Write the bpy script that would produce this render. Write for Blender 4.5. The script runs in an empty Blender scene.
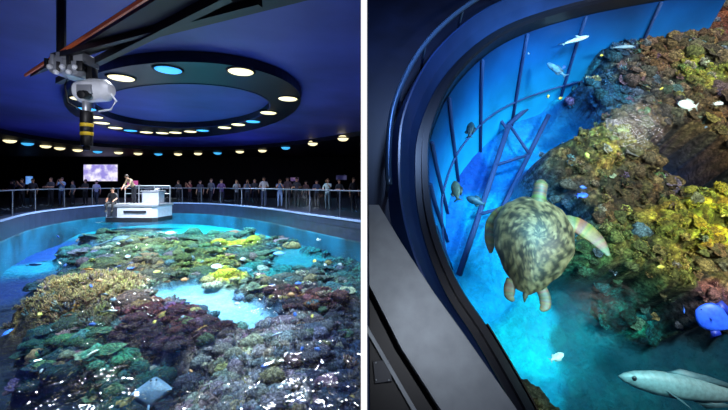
import bpy, bmesh, math, random
import numpy as np
from mathutils import Vector, Matrix, Euler
random.seed(7); rng=np.random.RandomState(11)
scene=bpy.context.scene
scene.view_settings.view_transform='Standard'
scene.view_settings.look='None'
EYE=1.65
SAT=1.05

# ---------------------------------------------------------------- helpers
def lin(c):
    return tuple(((x/255.0)/12.92 if x/255.0<=0.04045 else ((x/255.0+0.055)/1.055)**2.4) for x in c[:3])
def cr(pts,n=8):
    P=[Vector(p) for p in pts]; out=[]
    for i in range(len(P)-1):
        p0=P[max(i-1,0)];p1=P[i];p2=P[i+1];p3=P[min(i+2,len(P)-1)]
        for k in range(n):
            t=k/n
            out.append(0.5*((2*p1)+(p2-p0)*t+(2*p0-5*p1+4*p2-p3)*t*t+(3*p1-p0-3*p2+p3)*t**3))
    out.append(P[-1].copy()); return out

class MB:
    def __init__(s): s.v=[];s.f=[];s.m=[];s.c=[]
    def add(s,vs,fs,mat=0,col=(1,1,1)):
        o=len(s.v); s.v+= [tuple(v) for v in vs]
        if isinstance(col,list): s.c+=col
        else: s.c+=[tuple(col)]*len(vs)
        s.f+=[tuple(i+o for i in f) for f in fs]; s.m+=[mat]*len(fs)
    def box(s,c,size,mat=0,rz=0,col=(1,1,1),rot=None):
        R=rot if rot is not None else Matrix.Rotation(rz,3,'Z')
        vs=[]
        for z in(-.5,.5):
            for x,y in((-.5,-.5),(.5,-.5),(.5,.5),(-.5,.5)):
                vs.append(Vector(c)+R@Vector((x*size[0],y*size[1],z*size[2])))
        s.add(vs,[(3,2,1,0),(4,5,6,7),(0,1,5,4),(1,2,6,5),(2,3,7,6),(3,0,4,7)],mat,col)
    def loft(s,pts,ra,rb,mat=0,col=(1,1,1),n=8,up=(0,0,1)):
        P=[Vector(p) for p in pts]; vs=[];N=len(P); cc=[]
        for i,p in enumerate(P):
            t=(P[min(i+1,N-1)]-P[max(i-1,0)])
            if t.length<1e-9: t=Vector((0,0,1))
            t.normalize(); u=Vector(up)
            if abs(t.dot(u))>.98: u=Vector((1,0,0))
            a=t.cross(u).normalized(); b=a.cross(t).normalized()
            A=ra[i] if hasattr(ra,'__len__') else ra
            B=rb[i] if hasattr(rb,'__len__') else rb
            for k in range(n):
                th=2*math.pi*k/n
                vs.append(p+a*math.cos(th)*A+b*math.sin(th)*B)
                cc.append(tuple(col[i]) if isinstance(col,list) else tuple(col))
        fs=[]
        for i in range(N-1):
            for k in range(n):
                k2=(k+1)%n
                fs.append((i*n+k,i*n+k2,(i+1)*n+k2,(i+1)*n+k))
        fs.append(tuple(range(n))[::-1]); fs.append(tuple((N-1)*n+k for k in range(n)))
        s.add(vs,fs,mat,cc)
    def tube(s,a,b,r0,r1=None,mat=0,col=(1,1,1),n=10):
        s.loft([a,b],[r0,r1 if r1 is not None else r0],[r0,r1 if r1 is not None else r0],mat,col,n)
    def ell(s,c,r,mat=0,col=(1,1,1),nu=14,nv=8,rot=None,v0=-.5,jit=0.0):
        R=rot if rot is not None else Matrix.Identity(3); vs=[];fs=[]
        for j in range(nv+1):
            ph=math.pi*(v0+(0.5-v0)*j/nv)
            for i in range(nu):
                th=2*math.pi*i/nu; q=1+(random.uniform(-jit,jit) if jit else 0)
                vs.append(Vector(c)+R@Vector((math.cos(th)*math.cos(ph)*r[0]*q,math.sin(th)*math.cos(ph)*r[1]*q,math.sin(ph)*r[2]*q)))
        for j in range(nv):
            for i in range(nu):
                i2=(i+1)%nu; fs.append((j*nu+i,j*nu+i2,(j+1)*nu+i2,(j+1)*nu+i))
        s.add(vs,fs,mat,col)
    def prism(s,poly,z0,z1,mat=0,col=(1,1,1)):
        n=len(poly)
        vs=[(p[0],p[1],z0) for p in poly]+[(p[0],p[1],z1) for p in poly]
        fs=[tuple(range(n))[::-1],tuple(range(n,2*n))]+[(i,(i+1)%n,n+(i+1)%n,n+i) for i in range(n)]
        s.add(vs,fs,mat,col)
    def sweep(s,curve,prof,mat=0,col=(1,1,1),xmax=None):
        N=len(curve);M=len(prof);vs=[]
        for i,p in enumerate(curve):
            t=Vector((curve[min(i+1,N-1)]-curve[max(i-1,0)])[:2]).normalized(); nx,ny=-t.y,t.x
            for o,z in prof:
                x=p[0]+nx*o;y=p[1]+ny*o
                if xmax is not None: x=min(x,xmax)
                vs.append((x,y,z))
        fs=[(i*M+j,i*M+j+1,(i+1)*M+j+1,(i+1)*M+j) for i in range(N-1) for j in range(M-1)]
        s.add(vs,fs,mat,col)
    def build(s,name,mats,smooth=True,M=None,bevel=0,parent=None):
        me=bpy.data.meshes.new(name); me.from_pydata(s.v,[],s.f)
        for m in mats: me.materials.append(m)
        me.polygons.foreach_set('material_index',s.m)
        me.polygons.foreach_set('use_smooth',[smooth]*len(s.f))
        ca=me.color_attributes.new('Col','FLOAT_COLOR','POINT')
        a=np.ones((len(s.v),4),dtype=np.float32); a[:,:3]=np.array(s.c,dtype=np.float32)[:, :3]
        ca.data.foreach_set('color',a.ravel()); me.update()
        ob=bpy.data.objects.new(name,me); scene.collection.objects.link(ob)
        bm=bmesh.new(); bm.from_mesh(me); bmesh.ops.recalc_face_normals(bm,faces=bm.faces); bm.to_mesh(me); bm.free()
        if parent is not None: ob.parent=parent
        elif M is not None: ob.matrix_world=M
        if bevel:
            b=ob.modifiers.new('bevel','BEVEL'); b.width=bevel; b.segments=2; b.limit_method='ANGLE'
        return ob

# ---------------------------------------------------------------- materials
def mat(name,col=(128,128,128),rough=.6,metal=0,emit=None,es=1,noise=0,ns=8,bump=0,bs=20,useattr=False):
    m=bpy.data.materials.new(name); m.use_nodes=True; nt=m.node_tree; N=nt.nodes; L=nt.links
    b=N['Principled BSDF']; b.inputs['Roughness'].default_value=rough; b.inputs['Metallic'].default_value=metal
    c=lin(col); b.inputs['Base Color'].default_value=(*c,1)
    tc=N.new('ShaderNodeTexCoord')
    if useattr or noise:
        nz=N.new('ShaderNodeTexNoise'); nz.inputs['Scale'].default_value=ns; nz.inputs['Detail'].default_value=5
        L.new(tc.outputs['Object'],nz.inputs['Vector'])
        mr=N.new('ShaderNodeMapRange'); mr.inputs[1].default_value=.3; mr.inputs[2].default_value=.7
        mr.inputs[3].default_value=1-noise; mr.inputs[4].default_value=1+noise
        L.new(nz.outputs['Fac'],mr.inputs[0])
        mx=N.new('ShaderNodeMix'); mx.data_type='RGBA'; mx.blend_type='MULTIPLY'; mx.inputs[0].default_value=1
        if useattr:
            at=N.new('ShaderNodeAttribute'); at.attribute_name='Col'; L.new(at.outputs['Color'],mx.inputs[6])
        else: mx.inputs[6].default_value=(*c,1)
        L.new(mr.outputs[0],mx.inputs[7]); L.new(mx.outputs[2],b.inputs['Base Color'])
    if bump:
        n2=N.new('ShaderNodeTexNoise'); n2.inputs['Scale'].default_value=bs; n2.inputs['Detail'].default_value=4
        L.new(tc.outputs['Object'],n2.inputs['Vector'])
        bp=N.new('ShaderNodeBump'); bp.inputs['Strength'].default_value=bump; bp.inputs['Distance'].default_value=.05
        L.new(n2.outputs['Fac'],bp.inputs['Height']); L.new(bp.outputs[0],b.inputs['Normal'])
    if emit is not None:
        b.inputs['Emission Color'].default_value=(*lin(emit),1); b.inputs['Emission Strength'].default_value=es
    return m

def reefmat(name,vs=14,dark=.25,bright=1.5,bumpd=.06):
    # attribute alpha = roughness of the seabed there: 1 coral rock, ~0.2 smooth sand / open floor
    m=bpy.data.materials.new(name); m.use_nodes=True; nt=m.node_tree;N=nt.nodes;L=nt.links
    b=N['Principled BSDF']; b.inputs['Roughness'].default_value=.8; b.inputs['Specular IOR Level'].default_value=.2
    tc=N.new('ShaderNodeTexCoord'); at=N.new('ShaderNodeAttribute'); at.attribute_name='Col'
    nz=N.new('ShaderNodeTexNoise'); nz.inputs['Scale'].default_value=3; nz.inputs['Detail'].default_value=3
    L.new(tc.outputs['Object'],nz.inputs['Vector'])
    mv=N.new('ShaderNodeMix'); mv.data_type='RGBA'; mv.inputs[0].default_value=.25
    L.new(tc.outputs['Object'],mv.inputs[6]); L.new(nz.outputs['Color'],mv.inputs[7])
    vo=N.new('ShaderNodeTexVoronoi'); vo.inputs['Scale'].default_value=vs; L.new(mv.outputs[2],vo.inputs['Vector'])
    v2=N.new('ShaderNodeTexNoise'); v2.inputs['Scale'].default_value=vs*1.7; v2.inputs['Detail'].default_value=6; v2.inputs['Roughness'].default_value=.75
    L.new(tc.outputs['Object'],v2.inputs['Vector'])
    r1=N.new('ShaderNodeMapRange'); r1.inputs[1].default_value=.15; r1.inputs[2].default_value=.8; r1.inputs[3].default_value=bright; r1.inputs[4].default_value=dark  # crevices between cells darkened in the base colour, as shade
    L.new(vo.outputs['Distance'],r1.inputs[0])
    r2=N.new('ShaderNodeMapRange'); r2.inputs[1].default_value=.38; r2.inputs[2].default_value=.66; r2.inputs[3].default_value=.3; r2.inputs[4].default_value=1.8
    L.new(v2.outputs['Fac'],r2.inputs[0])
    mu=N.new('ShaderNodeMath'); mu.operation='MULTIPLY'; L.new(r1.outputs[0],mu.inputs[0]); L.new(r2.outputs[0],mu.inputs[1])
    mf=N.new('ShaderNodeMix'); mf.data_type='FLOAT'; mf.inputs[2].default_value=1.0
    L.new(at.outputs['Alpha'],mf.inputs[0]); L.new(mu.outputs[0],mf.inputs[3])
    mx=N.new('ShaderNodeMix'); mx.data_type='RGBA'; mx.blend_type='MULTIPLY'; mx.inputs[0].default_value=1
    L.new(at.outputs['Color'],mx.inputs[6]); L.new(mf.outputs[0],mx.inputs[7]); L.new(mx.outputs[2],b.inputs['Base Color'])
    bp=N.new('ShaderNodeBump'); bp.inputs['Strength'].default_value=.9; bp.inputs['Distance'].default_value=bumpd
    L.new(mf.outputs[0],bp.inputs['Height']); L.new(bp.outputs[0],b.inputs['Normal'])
    return m

def watermat(name,tint,fac,scale,bump,rough=.08):
    m=bpy.data.materials.new(name); m.use_nodes=True; nt=m.node_tree;N=nt.nodes;L=nt.links
    N.remove(N['Principled BSDF']); out=N['Material Output']
    tr=N.new('ShaderNodeBsdfTransparent'); tr.inputs[0].default_value=(*tint,1)
    gl=N.new('ShaderNodeBsdfGlossy'); gl.inputs['Roughness'].default_value=rough; gl.inputs[0].default_value=(1,1,1,1)
    fr=N.new('ShaderNodeFresnel'); fr.inputs[0].default_value=1.33
    mu=N.new('ShaderNodeMath'); mu.operation='MULTIPLY'; mu.inputs[1].default_value=fac
    tc=N.new('ShaderNodeTexCoord'); nz=N.new('ShaderNodeTexNoise'); nz.inputs['Scale'].default_value=scale; nz.inputs['Detail'].default_value=3
    nz.inputs['Distortion'].default_value=1.2
    L.new(tc.outputs['Object'],nz.inputs['Vector'])
    bp=N.new('ShaderNodeBump'); bp.inputs['Strength'].default_value=bump; bp.inputs['Distance'].default_value=.1
    L.new(nz.outputs['Fac'],bp.inputs['Height']); L.new(bp.outputs[0],gl.inputs['Normal']); L.new(bp.outputs[0],fr.inputs['Normal'])
    L.new(fr.outputs[0],mu.inputs[0]); mix=N.new('ShaderNodeMixShader'); L.new(mu.outputs[0],mix.inputs[0])
    L.new(tr.outputs[0],mix.inputs[1]); L.new(gl.outputs[0],mix.inputs[2]); L.new(mix.outputs[0],out.inputs[0])
    return m

M_BLACK=mat('black_paint',(10,11,18),.5,noise=.2)
M_DARK=mat('charcoal',(22,24,34),.5,noise=.2)
M_CEIL=mat('ceiling_blue',(70,72,150),.55,noise=.35,ns=.35)
M_CREAM=mat('lamp_cream',(255,240,190),.4,emit=(255,240,185),es=1.6)
M_CYANL=mat('lamp_cyan',(90,190,255),.4,emit=(70,185,255),es=1.1)
M_RIMRING=mat('ring_black',(8,8,14),.35)
M_STEEL=mat('brushed_steel',(135,142,150),.4,metal=.5,noise=.12,ns=6)
M_RAIL=mat('rail_metal',(85,95,115),.4,metal=.5)
M_WHITE=mat('white_plastic',(215,220,230),.4,noise=.05)
M_GREY=mat('grey_metal',(150,155,165),.35,metal=.4)
M_ORANGE=mat('orange_strip',(190,95,50),.5,emit=(150,70,35),es=.2)
M_YEL=mat('yellow_band',(225,190,40),.5)
M_WALL=mat('hall_wall',(14,15,30),.8,noise=.3,ns=.5)
M_FLOOR=mat('hall_floor',(16,18,34),.5,noise=.3,ns=.8)
M_CURB=mat('curb_stone',(30,40,66),.3,noise=.3,ns=3)
M_POOLW=mat('pool_wall',(10,88,118),.6,noise=.8,ns=.7)
M_REEF=reefmat('reef_rock',11,.35,2.0)
M_CORAL=reefmat('coral_skin',28,.4,1.85,.02)
M_ATTR=mat('tinted',useattr=True,noise=.25,ns=30,rough=.5)

def glass(name,col,f):
    m=bpy.data.materials.new(name); m.use_nodes=True; nt=m.node_tree;N=nt.nodes;L=nt.links
    N.remove(N['Principled BSDF']); out=N['Material Output']
    tr=N.new('ShaderNodeBsdfTransparent'); tr.inputs[0].default_value=(*col,1)
    gl=N.new('ShaderNodeBsdfGlossy'); gl.inputs['Roughness'].default_value=.08
    mix=N.new('ShaderNodeMixShader'); mix.inputs[0].default_value=f
    L.new(tr.outputs[0],mix.inputs[1]); L.new(gl.outputs[0],mix.inputs[2]); L.new(mix.outputs[0],out.inputs[0]); return m
M_GLASS=glass('guard_glass',(.75,.85,.95),.06)

# ---------------------------------------------------------------- numpy noise
def h2(ix,iy,s):
    a=np.sin(ix*127.1+iy*311.7+s*74.7)*43758.5453; return a-np.floor(a)
def vn(x,y,s):
    ix=np.floor(x);iy=np.floor(y);fx=x-ix;fy=y-iy;fx=fx*fx*(3-2*fx);fy=fy*fy*(3-2*fy)
    return (h2(ix,iy,s)*(1-fx)+h2(ix+1,iy,s)*fx)*(1-fy)+(h2(ix,iy+1,s)*(1-fx)+h2(ix+1,iy+1,s)*fx)*fy
def fbm(x,y,o,s):
    t=0;a=.5
    for i in range(o): t=t+a*vn(x*2**i,y*2**i,s+i); a*=.5
    return t
def worley(x,y,s):
    ix=np.floor(x);iy=np.floor(y);f1=np.full(x.shape,9.);f2=np.full(x.shape,9.);r=np.zeros(x.shape)
    for dx in(-1,0,1):
        for dy in(-1,0,1):
            cx=ix+dx;cy=iy+dy
            d=np.hypot(cx+h2(cx,cy,s)-x,cy+h2(cx,cy,s+5)-y)
            c=d<f1; f2=np.where(c,f1,np.minimum(f2,d)); r=np.where(c,h2(cx,cy,s+9),r); f1=np.where(c,d,f1)
    return f1,f2,r

def satu(c,k):
    g=(c[0]+c[1]+c[2])/3; return np.clip(np.array([g+(x-g)*k for x in c]),0,1)
def evalz(Z,x,y,warp,wamp):
    """zones: (x,y,radius,colour,height,kind)"""
    xw=x+wamp*(fbm(x/warp,y/warp,4,3)-.47)*2; yw=y+wamp*(fbm(x/warp,y/warp,4,8)-.47)*2
    W=0;C=np.zeros(x.shape+(3,));H=np.zeros(x.shape);best=np.zeros(x.shape);bk=np.zeros(x.shape,dtype=int)
    for i,z in enumerate(Z):
        d2=((xw-z[0])**2+(yw-z[1])**2)/z[2]**2
        w=1/(d2+.08)**3.5
        W=W+w; c=satu(lin(z[3]),1.15 if z[5] in 'ws' else SAT)*(1 if z[5] in 'ws' else 1.08); C+=w[...,None]*c; H+=w*z[4]
        bk=np.where(w>best,i,bk); best=np.maximum(best,w)
    return C/W[...,None],H/W,bk

def rugo(Z,K):
    kinds=np.array([{'w':0,'s':1}.get(z[5],2) for z in Z])[K]
    return np.where(kinds==2,1.0,np.where(kinds==1,.15,.2))
def reefsurf(Z,x,y,cell,warp,wamp):
    C,H,K=evalz(Z,x,y,warp,wamp)
    rug=rugo(Z,K)
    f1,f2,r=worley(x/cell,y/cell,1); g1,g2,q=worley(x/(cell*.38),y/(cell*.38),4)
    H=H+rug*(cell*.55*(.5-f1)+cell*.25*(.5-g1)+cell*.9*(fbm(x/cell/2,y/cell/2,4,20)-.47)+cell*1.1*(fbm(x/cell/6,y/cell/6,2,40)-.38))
    br=.5+.5*np.clip((f2-f1)*2.5,0,1)  # crevice shade along cell borders goes into the vertex colour
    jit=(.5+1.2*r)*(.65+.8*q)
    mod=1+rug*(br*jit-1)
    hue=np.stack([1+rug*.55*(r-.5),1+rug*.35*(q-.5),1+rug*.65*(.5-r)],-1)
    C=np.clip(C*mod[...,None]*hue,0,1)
    return C,H,K

def gridobj(name,X,Y,Zh,C,m,M=None,A=None):
    r,c=X.shape; me=bpy.data.meshes.new(name)
    co=np.stack([X,Y,Zh],-1).reshape(-1,3)
    i=np.arange(r*c).reshape(r,c)
    f=np.stack([i[:-1,:-1],i[:-1,1:],i[1:,1:],i[1:,:-1]],-1).reshape(-1,4)
    me.vertices.add(r*c); me.vertices.foreach_set('co',co.ravel().astype(np.float32))
    me.loops.add(f.size); me.loops.foreach_set('vertex_index',f.ravel().astype(np.int32))
    me.polygons.add(len(f)); me.polygons.foreach_set('loop_start',(np.arange(len(f))*4).astype(np.int32))
    me.polygons.foreach_set('use_smooth',np.ones(len(f),dtype=bool))
    me.update(calc_edges=True); me.validate()
    ca=me.color_attributes.new('Col','FLOAT_COLOR','POINT'); a=np.ones((r*c,4),dtype=np.float32); a[:,:3]=C.reshape(-1,3)
    if A is not None: a[:,3]=A.reshape(-1)
    ca.data.foreach_set('color',a.ravel()); me.materials.append(m)
    ob=bpy.data.objects.new(name,me); scene.collection.objects.link(ob)
    if M is not None: ob.matrix_world=M
    return ob

# ---------------------------------------------------------------- coral builders
def jitc(c,a=.3):
    k=random.uniform(1-a,1+a*1.7); return tuple(min(1,max(0,x*k*random.uniform(.84,1.18))) for x in c)
def staghorn(mb,p,s,c):
    for i in range(random.randint(9,14)):
        th=random.uniform(0,6.28); el=random.uniform(.25,1.0)
        d=Vector((math.cos(th)*(1.2-el*.7),math.sin(th)*(1.2-el*.7),el)).normalized()
        a=Vector(p)+Vector((random.uniform(-.2,.2)*s,random.uniform(-.2,.2)*s,-.1*s)); L=s*random.uniform(.6,1.0)
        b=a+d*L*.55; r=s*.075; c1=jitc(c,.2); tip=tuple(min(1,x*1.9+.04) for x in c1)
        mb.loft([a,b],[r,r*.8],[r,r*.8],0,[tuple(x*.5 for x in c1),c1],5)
        for k in range(3):
            d2=(d+Vector((random.uniform(-.7,.7),random.uniform(-.7,.7),random.uniform(-.1,.6)))).normalized()
            mb.loft([b,b+d2*L*.3,b+d2*L*.5+Vector((0,0,.05*s))],[r*.75,r*.6,r*.3],[r*.75,r*.6,r*.3],0,[c1,c1,tip],5)
def brain(mb,p,s,c):
    c=jitc(c); nu,nv=16,7; vs=[];fs=[];cs=[]; e=random.uniform(.45,.8); sd=random.random()*50; ax=random.uniform(.8,1.2)
    for j in range(nv+1):
        ph=-.3+(math.pi/2+.3)*j/nv
        for i in range(nu):
            th=6.2832*i/nu; q=1+.14*math.sin(3*th+sd)+.1*math.sin(7*th+ph*5+sd)+random.uniform(-.07,.07)
            vs.append((p[0]+s*q*ax*math.cos(th)*math.cos(ph),p[1]+s*q*math.sin(th)*math.cos(ph),p[2]+s*e*q*math.sin(ph)))
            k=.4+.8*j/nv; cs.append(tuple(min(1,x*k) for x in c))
    for j in range(nv):
        for i in range(nu): fs.append((j*nu+i,j*nu+(i+1)%nu,(j+1)*nu+(i+1)%nu,(j+1)*nu+i))
    mb.add(vs,fs,0,cs)
def plate(mb,p,s,c):
    c=jitc(c); n=18; sd=random.random()*9; rings=[0.08,.4,.75,1.0]; vs=[];cs=[];fs=[]
    tx,ty=random.uniform(-.25,.25),random.uniform(-.25,.25)
    for r in rings:
        for i in range(n):
            th=6.2832*i/n; q=r*s*(1+.15*math.sin(3*th+sd)*r+.1*math.sin(5*th+sd*2)*r)
            x=q*math.cos(th);y=q*math.sin(th)
            vs.append((p[0]+x,p[1]+y,p[2]+.25*s*r*r+x*tx+y*ty+.04*s*math.sin(6*th+sd)*r))
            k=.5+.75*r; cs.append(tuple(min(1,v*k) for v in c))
    vs2=[(v[0],v[1],v[2]-.06*s) for v in vs]
    R=len(rings)
    for j in range(R-1):
        for i in range(n):
            a=(j*n+i,j*n+(i+1)%n,(j+1)*n+(i+1)%n,(j+1)*n+i); fs.append(a); fs.append(tuple(q+R*n for q in a[::-1]))
    for i in range(n):
        a=(R-1)*n+i;b=(R-1)*n+(i+1)%n; fs.append((a,b,b+R*n,a+R*n))
    fs.append(tuple(range(n)))
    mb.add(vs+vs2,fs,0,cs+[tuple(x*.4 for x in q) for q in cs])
    mb.tube((p[0],p[1],p[2]-.5*s),(p[0],p[1],p[2]+.03*s),s*.2,s*.15,0,tuple(x*.4 for x in c),7)
def lettuce(mb,p,s,c):
    for k in range(6):
        c1=jitc(c,.35); th=random.uniform(0,6.28); r=s*random.uniform(.15,.6); cx=p[0]+random.uniform(-.4,.4)*s; cy=p[1]+random.uniform(-.4,.4)*s
        n=14; vs=[];cs=[];h=s*random.uniform(.35,.6); a0=random.uniform(0,6.28); span=random.uniform(2.2,4.6)
        for i in range(n):
            a=a0+span*i/(n-1); w=1+.22*math.sin(i*1.9+th)
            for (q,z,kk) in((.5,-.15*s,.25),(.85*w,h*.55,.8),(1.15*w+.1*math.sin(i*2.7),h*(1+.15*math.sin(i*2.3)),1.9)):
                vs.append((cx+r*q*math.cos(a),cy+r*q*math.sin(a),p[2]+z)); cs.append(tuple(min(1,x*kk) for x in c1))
        m=len(vs); t=.03*s
        vs2=[(v[0]+t*math.cos(th),v[1]+t*math.sin(th),v[2]) for v in vs]
        fs=[]
        for i in range(n-1):
            for j in range(2):
                a=i*3+j; f=(a,a+1,a+4,a+3); fs.append(f); fs.append(tuple(x+m for x in f[::-1]))
            a=i*3+2; fs.append((a,a+3,a+3+m,a+m))
        mb.add(vs+vs2,fs,0,cs+cs)
BUILD={'t':[(staghorn,1)],'m':[(lettuce,.7),(brain,.3)],'b':[(brain,.45),(plate,.15),(lettuce,.4)],'r':[(brain,.6),(staghorn,.4)],'y':[(lettuce,.8),(plate,.2)],'g':[(brain,.6),(plate,.25),(lettuce,.15)]}
NAMES={staghorn:'staghorn_coral',brain:'brain_coral',plate:'table_coral',lettuce:'lettuce_coral'}
ACC=[lin(c) for c in((205,185,85),(170,110,135),(110,155,105),(190,140,90),(120,98,145),(210,202,180),(85,145,165))]
def scatter(Z,pts,sizes,cell,warp,wamp,parent,skip=None):
    P=np.array(pts); C,H,K=reefsurf(Z,P[:,0],P[:,1],cell,warp,wamp); C0,_,_=evalz(Z,P[:,0],P[:,1],warp,wamp)
    mbs={f:MB() for f in NAMES}
    for i in range(len(P)):
        k=Z[K[i]][5]
        if k in('w','s'): continue
        if skip and skip(P[i,0],P[i,1]): continue
        r=random.random()
        for f,w in BUILD[k]:
            if r<w: break
            r-=w
        s=sizes[i]; c=tuple(C0[i])
        if random.random()<.2:
            a=random.choice(ACC); c=tuple(.55*x+.38*y for x,y in zip(c,a))
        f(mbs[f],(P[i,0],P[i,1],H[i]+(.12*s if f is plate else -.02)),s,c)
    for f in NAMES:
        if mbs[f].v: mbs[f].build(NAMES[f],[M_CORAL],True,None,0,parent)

# ---------------------------------------------------------------- fish
def fishmesh(mb,L,h,t,c,c2=None,fork=.5,n=12,M=None):
    c2=c2 or tuple(x*.5 for x in c)
    st=len(mb.v)
    xs=[0,.04,.12,.25,.4,.55,.7,.82,.9]; prof=[.03,.35,.68,.95,1,.88,.6,.32,.2]
    mb.loft([(L*(.5-x),0,0) for x in xs],[h*.5*p for p in prof],[t*.5*p for p in prof],0,[c]*9,n,up=(0,1,0))
    e=-.4*L
    def fin(poly,th=.008):
        k=len(poly); vs=[(p[0],-th*L,p[1]) for p in poly]+[(p[0],th*L,p[1]) for p in poly]
        mb.add(vs,[tuple(range(k)),tuple(range(k,2*k))[::-1]]+[(i,(i+1)%k,k+(i+1)%k,k+i) for i in range(k)],0,c2)
    fin([(e+.04*L,h*.1),(-.52*L,h*fork),(-.45*L,0),(-.52*L,-h*fork),(e+.04*L,-h*.1)])
    fin([(.2*L,h*.42),(.08*L,h*.7),(-.1*L,h*.6),(-.28*L,h*.42),(-.25*L,h*.28)])
    fin([(.0*L,-h*.42),(-.1*L,-h*.66),(-.27*L,-h*.4),(-.2*L,-h*.3)])
    for sgn in(-1,1):
        mb.add([(.22*L,sgn*t*.42,-.02*L),(.08*L,sgn*t*.95,-.1*L),(.1*L,sgn*t*.5,-.07*L)],[(0,1,2)],0,c2)
        mb.ell((.41*L,sgn*t*.27,h*.08),(.018*L,.012*L,.018*L),0,(.005,.005,.01),8,5)
    if M is not None:
        for i in range(st,len(mb.v)): mb.v[i]=tuple(M@Vector(mb.v[i]))
def fish(name,loc,L,h,t,c,heading,roll=0,M=None,c2=None,fork=.5):
    mb=MB(); fishmesh(mb,L,h,t,lin(c),lin(c2) if c2 else None,fork)
    m=Matrix.Translation(Vector(loc))@Matrix.Rotation(heading,4,'Z')@Matrix.Rotation(roll,4,'X')
    if M is not None: m=M@m
    return mb.build(name,[M_ATTR],True,m)
def school(name,locs,M=None):
    mb=MB()
    for (loc,L,c) in locs:
        m=Matrix.Translation(Vector(loc))@Matrix.Rotation(random.uniform(0,6.28),4,'Z')@Matrix.Rotation(random.uniform(.5,1.2),4,'X')
        fishmesh(mb,L,L*.45,L*.16,lin(c),None,.4,8,m)
    mb.build(name,[M_ATTR],True,M)

# ================================================================ CAMERA
cd=bpy.data.cameras.new('camera'); cam=bpy.data.objects.new('camera',cd); scene.collection.objects.link(cam)
cam.location=(0,0,EYE); cam.rotation_euler=(math.pi/2,0,0); cd.lens=18; cd.sensor_width=36; cd.shift_y=-20/728; cd.clip_start=.05
scene.camera=cam
w=bpy.data.worlds.new('world'); scene.world=w; w.use_nodes=True
w.node_tree.nodes['Background'].inputs[0].default_value=(.01,.015,.04,1); w.node_tree.nodes['Background'].inputs[1].default_value=1.0

# ================================================================ HALL SHELL
mb=MB(); mb.box((-24,19,5.3),(48-.04,46,.3)); mb.build('ceiling',[M_CEIL],False)
mb=MB(); mb.box((-18.5,42.2,3),(60,.4,10)); mb.build('wall_back',[M_WALL],False)
mb=MB(); mb.box((-48.2,19,3),(.4,46,10)); mb.build('wall_left',[M_WALL],False)
mb=MB(); mb.box((10.2,19,3),(.4,46,10)); mb.build('wall_right',[M_WALL],False)
mb=MB(); mb.box((0,22,3),(.03,39.9,10),0); mb.build('wall_partition',[M_WALL],False)
M_TRIMW=mat('white_glow_trim',(250,250,250),.5,emit=(255,255,255),es=1.0)  # added glow keeps the partition end white; not a lamp
mb=MB(); mb.box((0,2.02,3),(.0335,.06,10),0); mb.build('trim_1',[M_TRIMW],False)

def oval(c,e1,e2,n=96): return [(c[0]+e1[0]*math.cos(a)+e2[0]*math.sin(a),c[1]+e1[1]*math.cos(a)+e2[1]*math.sin(a)) for a in [6.28318*i/n for i in range(n)]]
def annulus(mb,A,B,z0,z1,mat=0):
    n=len(A); vs=[(p[0],p[1],z0) for p in A]+[(p[0],p[1],z0) for p in B]+[(p[0],p[1],z1) for p in A]+[(p[0],p[1],z1) for p in B]
    fs=[]
    for i in range(n):
        j=(i+1)%n; fs+=[(i,j,n+j,n+i),(2*n+i,3*n+i,3*n+j,2*n+j),(i,2*n+i,2*n+j,j),(n+i,n+j,3*n+j,3*n+i)]
    mb.add(vs,fs,mat)
ZC=EYE+3.2
O=oval((-8.44,16.88),(4.947,0),(-3.708,7.416)); I=oval((-7.93,15.87),(3.69,0),(-2.2,4.395))
mb=MB(); annulus(mb,O,I,ZC,5.14); mb.build('ceiling_ring',[M_RIMRING],False)
mb=MB(); annulus(mb,oval((-7.93,15.87),(3.72,0),(-2.22,4.43)),oval((-7.93,15.87),(3.66,0),(-2.18,4.36)),ZC-.02,ZC+.02); mb.build('trim_2',[mat('ring_edge',(40,45,90),.4)],False)
inner=cr([(-12,6),(-18,14),(-22.4,22.4),(-23.1,27.7),(-21.1,31.5),(-16.8,33.3),(-11,32.4),(-5,28.4),(-.03,23.3)],6)
mb=MB(); vs=[];fs=[]
for p in inner:
    k=41.9/p.y if abs(p.x/p.y)<1.14 else 47.9/abs(p.x)
    q=(max(p.x*k,-47.9),p.y*k); vs+=[(p.x,p.y,ZC),(q[0],q[1],ZC),(p.x,p.y,5.14)]
for i in range(len(inner)-1):
    a=i*3; fs+=[(a,a+1,a+4,a+3),(a,a+3,a+5,a+2)]
mb.add(vs,fs); mb.build('ceiling_soffit',[M_BLACK],False)
ring=[(-7.2,10.8,0),(-5.4,10.04,1),(-3.45,10.2,0),(-2.8,13.4,0),(-4.2,16,0),(-5.55,18.2,1),(-6.6,19.1,0),(-7.7,20.1,0),(-9.4,21.2,1),(-10.3,21.6,0),(-11.4,22,0),(-12.3,22.2,0),(-13.1,21.9,0),(-13.6,21.2,1),(-13.8,20.2,0),(-13.4,18.6,0),(-12.6,17,0),(-11.6,15.2,1),(-10.4,13.4,0)]
outer=[(-1.43,24.8,0),(-3.9,27.7,0),(-6.6,30.7,1),(-9.3,33.3,0),(-11.7,34.3,0),(-14.4,35.8,1),(-16.6,36.4,0),(-18.9,37,0),(-20.9,37,1),(-22.6,36.4,0),(-23.8,35.3,0),(-25.1,34.3,1),(-25.8,32.8,0),(-26,31.1,0),(-25.8,29.5,0),(-25.6,27.7,1),(-25.2,25.9,0)]
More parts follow.
